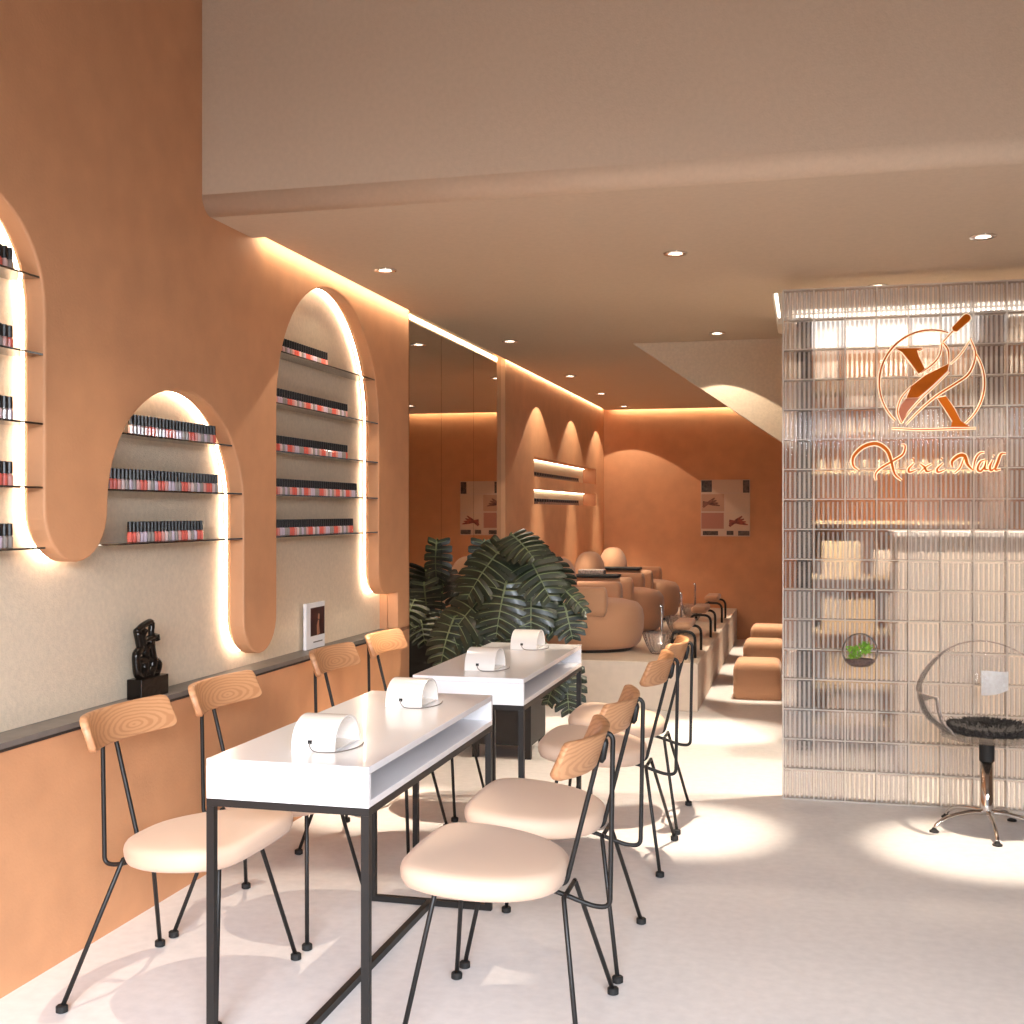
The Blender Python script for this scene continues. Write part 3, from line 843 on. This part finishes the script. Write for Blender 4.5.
# ------------------------------------------------------------------ glass block wall
GY = 5.88; GX = -.108; PX = .1449; NC = 16; NR = 17
g = thing('glass_block_wall', 'wall of clear fluted glass blocks with thin pale joints at the right', 'glass wall', (GX, GY, 0))
mb = MB(); fl = PX/6.5
nx = int(NC*PX/fl*6); xs = [i*fl/6 for i in range(nx+1)]
zt = 2.463
front = [(x, .0014*(1-math.cos(2*PI*x/fl))*-.5) for x in xs]
vs = []; 
for x, y in front: vs += [(x, y, .002), (x, y, zt)]
nf = len(front); 
vs += [(0, .016, .002), (0, .016, zt), (xs[-1], .016, .002), (xs[-1], .016, zt)]
fs = [(2*i, 2*i+2, 2*i+3, 2*i+1) for i in range(nf-1)] + [(2*nf, 2*nf+1, 2*nf+3, 2*nf+2)]
mb.add(vs, fs)
gb = mb.build('glass_blocks', M['glass'], g, smooth=False)
mb = MB()
for c in range(NC+1): mb.box(c*PX-.0035, c*PX+.0035, -.0105, .062, .002, zt)
mb.build('joint_vertical', M['joint'], g)
mb = MB()
for r in range(NR):
    for c in range(NC): mb.box(c*PX+.0036, (c+1)*PX-.0036, -.0100, .060, r*PX+.0005, r*PX+.0058)
mb.box(0, NC*PX, -.0103, .062, zt+.0002, zt+.006)
mb.build('joint_horizontal', M['joint'], g)
MB().box(0, xs[-1], .066, .072, .002, zt).build('rear_pane', M['acrylic'], g)

# ------------------------------------------------------------------ logo on the glass
th = math.atan(294/1180); S_, C_ = math.sin(th), math.cos(th)
def px(u, v, Y=5.862):
    a = (u-512)/1180; rx, ry, rz = a*C_-S_, a*S_+C_, -(v-512)/1180
    t = Y/ry; return rx*t, EYE+rz*t
LX, LZ = px(928, 395)
def q(x, y):
    X, Z = px(850+x*.1699, 310+y*.1699); return X-LX, Z-LZ
lg = thing('wall_sign', 'orange brush emblem with script lettering mounted on the glass block wall', 'sign', (LX, 5.862, LZ))
def flat(polys, name, mat, parent, y0, y1):
    mb = MB()
    for pl in polys: mb.prism(pl, lambda p, r, h: (p, h, r), y0, y1)
    return mb.build(name, mat, parent)
def ribbon(pts, w0, w1=None, n=8, grow=0, closed=False):
    P = smooth_path([(*q(*p), 0) for p in pts], n) if len(pts) > 2 else [Vector((*q(*p), 0)) for p in pts]
    k = len(P); out = []; w1 = w0 if w1 is None else w1
    L, R_ = [], []
    for i, p in enumerate(P):
        a = P[max(0, i-1)]; b = P[min(k-1, i+1)]; t = (b-a); 
        t = t.normalized() if t.length > 1e-9 else Vector((1, 0, 0)); nn = Vector((-t.y, t.x, 0))
        f = math.sin(PI*(i/(k-1)))
        w = (w1+(w0-w1)*f)*.5 + grow
        L.append(p+nn*w); R_.append(p-nn*w)
    return L, R_
def strokes(name, mat, lst, y0, y1, grow, parent):
    mb = MB()
    for pts, w0, w1 in lst:
        L, R_ = ribbon(pts, w0, w1, grow=grow); k = len(L)
        vs = []
        for i in range(k):
            vs += [(L[i].x, y0, L[i].y), (R_[i].x, y0, R_[i].y), (L[i].x, y1, L[i].y), (R_[i].x, y1, R_[i].y)]
        fs = []
        for i in range(k-1):
            a, b = 4*i, 4*i+4
            fs += [(a, b, b+1, a+1), (a+2, a+3, b+3, b+2), (a, a+2, b+2, b), (a+1, b+1, b+3, a+3)]
        fs += [(0, 1, 3, 2), (4*k-4, 4*k-2, 4*k-1, 4*k-3)]
        mb.add(vs, fs)
    return mb.build(name, mat, parent)
def circ(a0, a1, n=14, cx=480, cy=430, r=309):
    return [(cx+r*math.cos(math.radians(a0+(a1-a0)*i/n)), cy-r*math.sin(math.radians(a0+(a1-a0)*i/n))) for i in range(n+1)]
ring_ = [(circ(72, 226, 20), .0078, .004), (circ(34, -52, 12), .006, .003)]
swash = [([(705, 170), (735, 250), (725, 320), (690, 385), (620, 435), (510, 505), (410, 590), (330, 672)], .008, .003),
         ([(545, 195), (575, 240), (580, 320)], .006, .003), ([(540, 195), (525, 270), (480, 325), (415, 372)], .006, .003),
         ([(700, 185), (650, 260), (590, 320)], .004, .002), ([(400, 245), (425, 232)], .005, .003),
         ([(360, 450), (300, 520), (278, 600), (300, 668)], .005, .003), ([(245, 698), (420, 705), (590, 700), (740, 696)], .005, .003),
         ([(300, 668), (340, 610), (420, 520), (500, 445), (580, 365)], .004, .002)]
brush = [([(545, 190), (602, 128)], .005, .005)]
text = [([(50, 945), (18, 915), (22, 860), (80, 805), (155, 788), (215, 825), (240, 885), (262, 965), (302, 1003)], .016, .004),
        ([(300, 795), (322, 800), (310, 850), (250, 890), (175, 935), (148, 970), (152, 1003)], .009, .003),
        ([(378, 900), (345, 935), (350, 955), (392, 940)], .009, .003), ([(364, 874), (374, 880)], .008, .006),
        ([(410, 905), (435, 925), (450, 950), (478, 945)], .010, .003), ([(480, 905), (445, 925), (408, 958)], .006, .003),
        ([(548, 900), (512, 935), (518, 955), (560, 940)], .009, .003), ([(532, 874), (542, 880)], .008, .006),
        ([(600, 925), (600, 890), (640, 858), (672, 862), (690, 910), (722, 945)], .016, .004), ([(610, 962), (645, 930), (668, 870)], .006, .003),
        ([(722, 945), (735, 880), (760, 845), (790, 838)], .007, .003),
        ([(795, 882), (765, 895), (748, 935), (765, 950), (790, 920), (798, 885)], .009, .004), ([(798, 885), (790, 935), (812, 940)], .009, .003),
        ([(838, 882), (820, 925), (828, 945), (850, 930)], .010, .003), ([(838, 858), (846, 862)], .007, .005),
        ([(915, 845), (885, 850), (865, 900), (852, 940), (885, 938)], .011, .003)]
cap = []
a = q(612, 118); b = q(682, 52)
va = Vector(a); vb = Vector(b); dd = (vb-va).normalized(); nn = Vector((-dd.y, dd.x)); w_ = .0185
cap = [tuple(vb+(nn*math.cos(x)+dd*math.sin(x))*w_) for x in [PI*i/8 for i in range(9)]] + [tuple(va-(nn)*w_*.8), tuple(va-dd*.008), tuple(va+nn*w_*.8)]
legs = [[q(*p) for p in ((262, 228), (425, 228), (392, 242), (402, 275), (438, 350), (402, 378), (345, 300), (305, 250))],
        [q(*p) for p in ((512, 520), (562, 510), (610, 580), (650, 655), (700, 690), (590, 690), (600, 655), (560, 590))],
        [q(*p) for p in ((580, 318), (572, 362), (480, 450), (400, 518), (330, 520), (360, 450), (440, 388))],
        ]
def grow_poly(pl, d):
    c = Vector((sum(p[0] for p in pl)/len(pl), sum(p[1] for p in pl)/len(pl)))
    return [tuple(Vector(p)+(Vector(p)-c).normalized()*d) for p in pl]
# cream backing then orange faces
for nm, lst in (('emblem_ring', ring_), ('emblem_swash', swash), ('brush_tip', brush), ('script_lettering', text)):
    o = strokes(nm, M['logo'], lst, -.022, -.014, 0, lg)
    e = strokes('edge_glow', M['logo_edge'], lst, -.014, -.002, .0042, o); e['label'] = 'pale cream edge behind the orange stroke'
for pl, nm in ((cap, 'brush_handle'), (legs[0], 'letter_stroke'), (legs[1], 'letter_stroke'), (legs[2], 'emblem_blade')):
    o = flat([pl], nm, M['logo'], lg, -.023, -.0135)
    flat([grow_poly(pl, .005)], 'edge_glow', M['logo_edge'], o, -.0134, -.002)
o = flat([[q(*p) for p in ((330, 522), (400, 520), (345, 585), (305, 664), (284, 600), (300, 560))]], 'emblem_tip', pmat('rose_acrylic', lin(188, 112, 78), .5), lg, -.020, -.0145)

# ------------------------------------------------------------------ furniture behind the glass
cb = thing('display_cabinet', 'tall display cabinet with light box and shelves standing behind the glass blocks', 'cabinet', (.0, 7.15, 0))
MB().box(-.055, .034, -.06, .30, .0005, 2.525).build('side_panel', M['black'], cb)
MB().box(.951, 1.115, -.06, .30, 1.28, 2.525).build('side_panel', pmat('dark_walnut', lin(84, 62, 50), .5), cb)
MB().box(.0345, .9505, .26, .30, .15, 2.525).build('back_panel', M['orange'], cb)
MB().box(.0345, .9505, -.04, .255, 2.37, 2.525).build('light_box', M['lightbox'], cb)
MB().box(-.20, -.051, -.06, .2, 2.08, 2.30).build('header_box', M['black'], cb) if False else None
for z in (2.09, 1.856, 1.612, 1.32, 1.00, .68, .36, .15):
    MB().box(.0345, .9505, -.02, .259, z, z+.018).build('shelf', M['niche'], cb)
jr = MB().lathe([(.024, .0003), (.027, .004), (.027, .05), (.02, .058), (.02, .07)], 12).build('cosmetic_jar', pmat('pale_jar', lin(240, 224, 200), .3))
k = 0
for z, nm in ((2.108, 'top shelf'), (1.874, 'second shelf'), (1.630, 'third shelf')):
    for i in range(11):
        o = jr if k == 0 else jr.copy()
        if k: COL.objects.link(o)
        o.location = (.09+.082*i, 7.22, z+.0002); k += 1
        tag(o, 'pale jar, %s from left on %s of the cabinet behind the glass' % (ordinal(i+1), nm), 'jar', 'jars in the cabinet behind glass')
for i, (x, z, w, h) in enumerate(((.09, 1.018, .22, .20), (.38, 1.018, .30, .15), (.09, .698, .3, .18), (.46, .698, .25, .2), (.12, .378, .5, .17), (.12, .168, .3, .16))):
    o = MB().box(0, w, 0, .2, 0, h).build('storage_box', M['white_wall'] if i % 2 else M['niche'], bevel=.006)
    o.location = (x, 7.18, z+.0004)
    tag(o, 'pale storage box, %s from upper left, on low cabinet shelves behind glass' % ordinal(i+1), 'box', 'boxes in the cabinet behind glass')
ct = thing('reception_counter', 'pale reception counter standing behind the right part of the glass blocks', 'counter', (.47, 6.52, 0))
MB().box(0, 2.0, 0, .02, .0005, 1.26).build('front_panel', pmat('counter_front', lin(234, 224, 214), .6), ct)
MB().box(0, .02, .0205, .5, .0005, 1.26).build('side_panel', M['white_wall'], ct)
MB().box(-.02, 2.02, -.02, .5, 1.2605, 1.29).build('worktop', M['white'], ct, bevel=.004)
for x, y, lab in ((.35, 6.20, 'added downlight brightening the area behind the glass blocks, left of the counter'), (1.3, 6.20, 'added downlight brightening the area behind the glass blocks above the counter')):
    d = copy_tree(dl); d.location = (x, y, CEIL); d['label'] = lab
    spot((x, y, CEIL-.014), 130, .6, 300)  # fixture and beam added to brighten what shows through the glass

# ------------------------------------------------------------------ hanging glass globe
gl = thing('hanging_terrarium', 'hanging glass globe with a bright green plant before the glass blocks', 'terrarium', (.236, 5.55, .765))
MB().lathe([(.018, .078), (.035, .072), (.058, .055), (.074, .028), (.080, 0), (.076, -.028), (.062, -.055), (.04, -.07), (.0, -.076)], 28).build('globe', M['acrylic'], gl, smooth=True)
MB().lathe([(.0, -.072), (.034, -.068), (.052, -.056), (.066, -.044), (.060, -.038), (.0, -.034)], 24).build('gravel', M['gravel'], gl, smooth=True)
mb = MB(); r = random.Random(4)
for i in range(240):
    a = r.uniform(0, 2*PI); side = r.choice([(-.022, -.008), (.022, .014)])
    rr = r.uniform(0, .034); cx = side[0]+rr*math.cos(a); cy = rr*math.sin(a); cz = side[1]+r.uniform(-.028, .024)
    s_ = r.uniform(.006, .011)
    vs = [(cx+r.uniform(-s_, s_), cy+r.uniform(-s_, s_), cz+r.uniform(-s_, s_)) for _ in range(4)]
    mb.add(vs, [(0, 1, 2), (0, 2, 3), (0, 3, 1), (1, 3, 2)])
mb.build('leaves', M['green'], gl)
MB().tube([(0, 0, .078), (0, 0, CEIL-.767)], .0009, 5).build('cord', M['acrylic'], gl)

# ------------------------------------------------------------------ clear swivel chair
cc = thing('clear_swivel_chair', 'clear acrylic swivel armchair with black fluffy cushion on a chrome star base', 'chair', (.778, 5.50, 0))
# shell: tub rising at back (+y side) and both sides
mb = MB(); rings = []
NA = 40
def shell(k):  # k 0..1 from bottom centre to rim
    ring = []
    for j in range(NA+1):
        a = math.radians(-40 + 260*j/NA)      # opening towards the camera
        back = max(0, math.sin(a))
        rim = .60 + .20*back**1.5
        if k < .35:
            r = .20*(k/.35); z = .415+.012*(k/.35)**2
        else:
            tt = (k-.35)/.65
            r = .20 + .085*math.sin(tt*PI/2); z = .427+(rim-.427)*(tt**1.25)
        ring.append((r*math.cos(a)*(1+.06*(k > .5)), r*math.sin(a)*.95, z))
    return ring
ks = [.02, .2, .35, .42, .5, .6, .7, .8, .9, 1.0]
R1 = [shell(k) for k in ks]
vs = [p for r in R1 for p in r]; n = NA+1
fs = [(i*n+j, i*n+j+1, (i+1)*n+j+1, (i+1)*n+j) for i in range(len(ks)-1) for j in range(NA)]
mb.add(vs, fs)
sh = mb.build('shell', M['acrylic'], cc, smooth=True)
sd = sh.modifiers.new('t', 'SOLIDIFY'); sd.thickness = .006
rim = [Vector(p) for p in R1[-1]]
edge = [Vector(p) for p in [r[0] for r in R1][2:]]; edge2 = [Vector(p) for p in [r[-1] for r in R1][2:]]
MB().tube(edge + rim[1:-1] + edge2[::-1], .0035, 8).build('rim', clear_mat('acrylic_edge', (.95, .9, .88, 1), .4, body=.30, bodycol=(.8, .7, .66, 1)), cc, smooth=True)
MB().lathe([(.05, .400), (.17, .402), (.205, .410), (.205, .416), (.05, .416)], 36).build('seat_pan', M['acrylic'], cc, smooth=False)
# fluffy cushion made of small tufts
mb = MB(); r = random.Random(2)
mb.lathe([(.10, .428), (.155, .430), (.172, .444), (.165, .462), (.12, .470), (.02, .468)], 32)
for i in range(1500):
    a = r.uniform(0, 2*PI); rr = .165*math.sqrt(r.random()); z = .470 - .028*(rr/.165)**4
    if r.random() < .45: rr = .168; z = r.uniform(.430, .462)
    b_ = Vector((rr*math.cos(a), rr*math.sin(a), z)); d = Vector((math.cos(a)*r.uniform(.1, 1), math.sin(a)*r.uniform(.1, 1), r.uniform(.1, 1))).normalized()*r.uniform(.008, .015)
    d *= 1.7; e1 = d.orthogonal().normalized()*.0042; e2 = d.cross(e1).normalized()*.0042
    mb.add([b_+e1, b_+e2, b_-e1, b_+d], [(0, 1, 3), (1, 2, 3), (2, 0, 3)])
mb.build('cushion', M['fur'], cc)
MB().lathe([(.032, .305), (.032, .3995), (.02, .3999)], 24, (-.012, 0, 0)).build('black_sleeve', M['rubber'], cc, smooth=False)
MB().lathe([(.030, .075), (.028, .095), (.028, .3045), (.02, .3048)], 24, (-.012, 0, 0)).build('column', M['chrome'], cc, smooth=True)
for k in range(5):
    a = math.radians(-88+72*k)
    ca, sa = math.cos(a), math.sin(a)
    pts = [(-.012+ca*.02, sa*.02, .082), (-.012+ca*.08, sa*.08, .082), (-.012+ca*.17, sa*.17, .066), (-.012+ca*.225, sa*.225, .036), (-.012+ca*.238, sa*.238, .016)]
    P = smooth_path(pts, 4); lgo = MB().tube(P, [.013-.006*i/len(P) for i in range(len(P))], 8).build('base_leg', M['chrome'], cc, smooth=True)
    MB().lathe([(.02, .0005), (.021, .006), (.012, .012), (.008, .02)], 14, (-.012+ca*.24, sa*.24, 0)).build('glide', M['rubber'], lgo)
# paper tag on the back
mb = MB(); vs = []; 
for i in range(7):
    x = .0+.115*i/6; yb = .278-.012*math.sin(i/6*PI) ; z1 = .665+.002*math.sin(i); z0 = .552+.028*(i/6)**2
    vs += [(x, yb-.02, z0), (x, yb-.02, z1)]
mb.add(vs, [(2*i, 2*i+2, 2*i+3, 2*i+1) for i in range(6)])
tg = mb.build('paper_tag', M['paper'], cc); m2 = tg.modifiers.new('t', 'SOLIDIFY'); m2.thickness = .0015
tg['label'] = 'white paper tag hanging on the backrest'

# ------------------------------------------------------------------ lights: daylight from the shop front, soft hall light
def area(loc, rot, sx, sy, power, col, spread=180):
    l = bpy.data.lights.new('shop_front_daylight', 'AREA'); l.shape = 'RECTANGLE'; l.size = sx; l.size_y = sy; l.energy = power; l.color = col; l.spread = math.radians(spread)
    o = bpy.data.objects.new('shop_front_daylight', l); COL.objects.link(o); o.location = loc; o.rotation_euler = rot
    return o
area((1.7, -3.6, 3.2), (math.radians(61), 0, math.radians(24)), 6.0, 2.2, 820, (.86, .92, 1.0), 76)

w = bpy.data.worlds.new('world'); SC.world = w; w.use_nodes = True
bg = w.node_tree.nodes['Background']; bg.inputs[0].default_value = (.85, .92, 1, 1); bg.inputs[1].default_value = .35

# ------------------------------------------------------------------ camera
cam = bpy.data.cameras.new('camera'); co = bpy.data.objects.new('camera', cam); COL.objects.link(co)
co.location = (0, 0, EYE); co.rotation_euler = (math.radians(90), 0, th)
cam.sensor_width = 36; cam.lens = 36*1180/1024; cam.clip_start = .05; cam.clip_end = 100
SC.camera = co

SC.view_settings.view_transform = 'Standard'; SC.view_settings.look = 'None'; SC.view_settings.gamma = 1
SC.view_settings.exposure = 0.04
cy = SC.cycles
cy.use_denoising = True
cy.max_bounces = 10; cy.diffuse_bounces = 5; cy.glossy_bounces = 4; cy.transmission_bounces = 6; cy.transparent_max_bounces = 24
cy.sample_clamp_indirect = 6; cy.caustics_reflective = False; cy.caustics_refractive = False
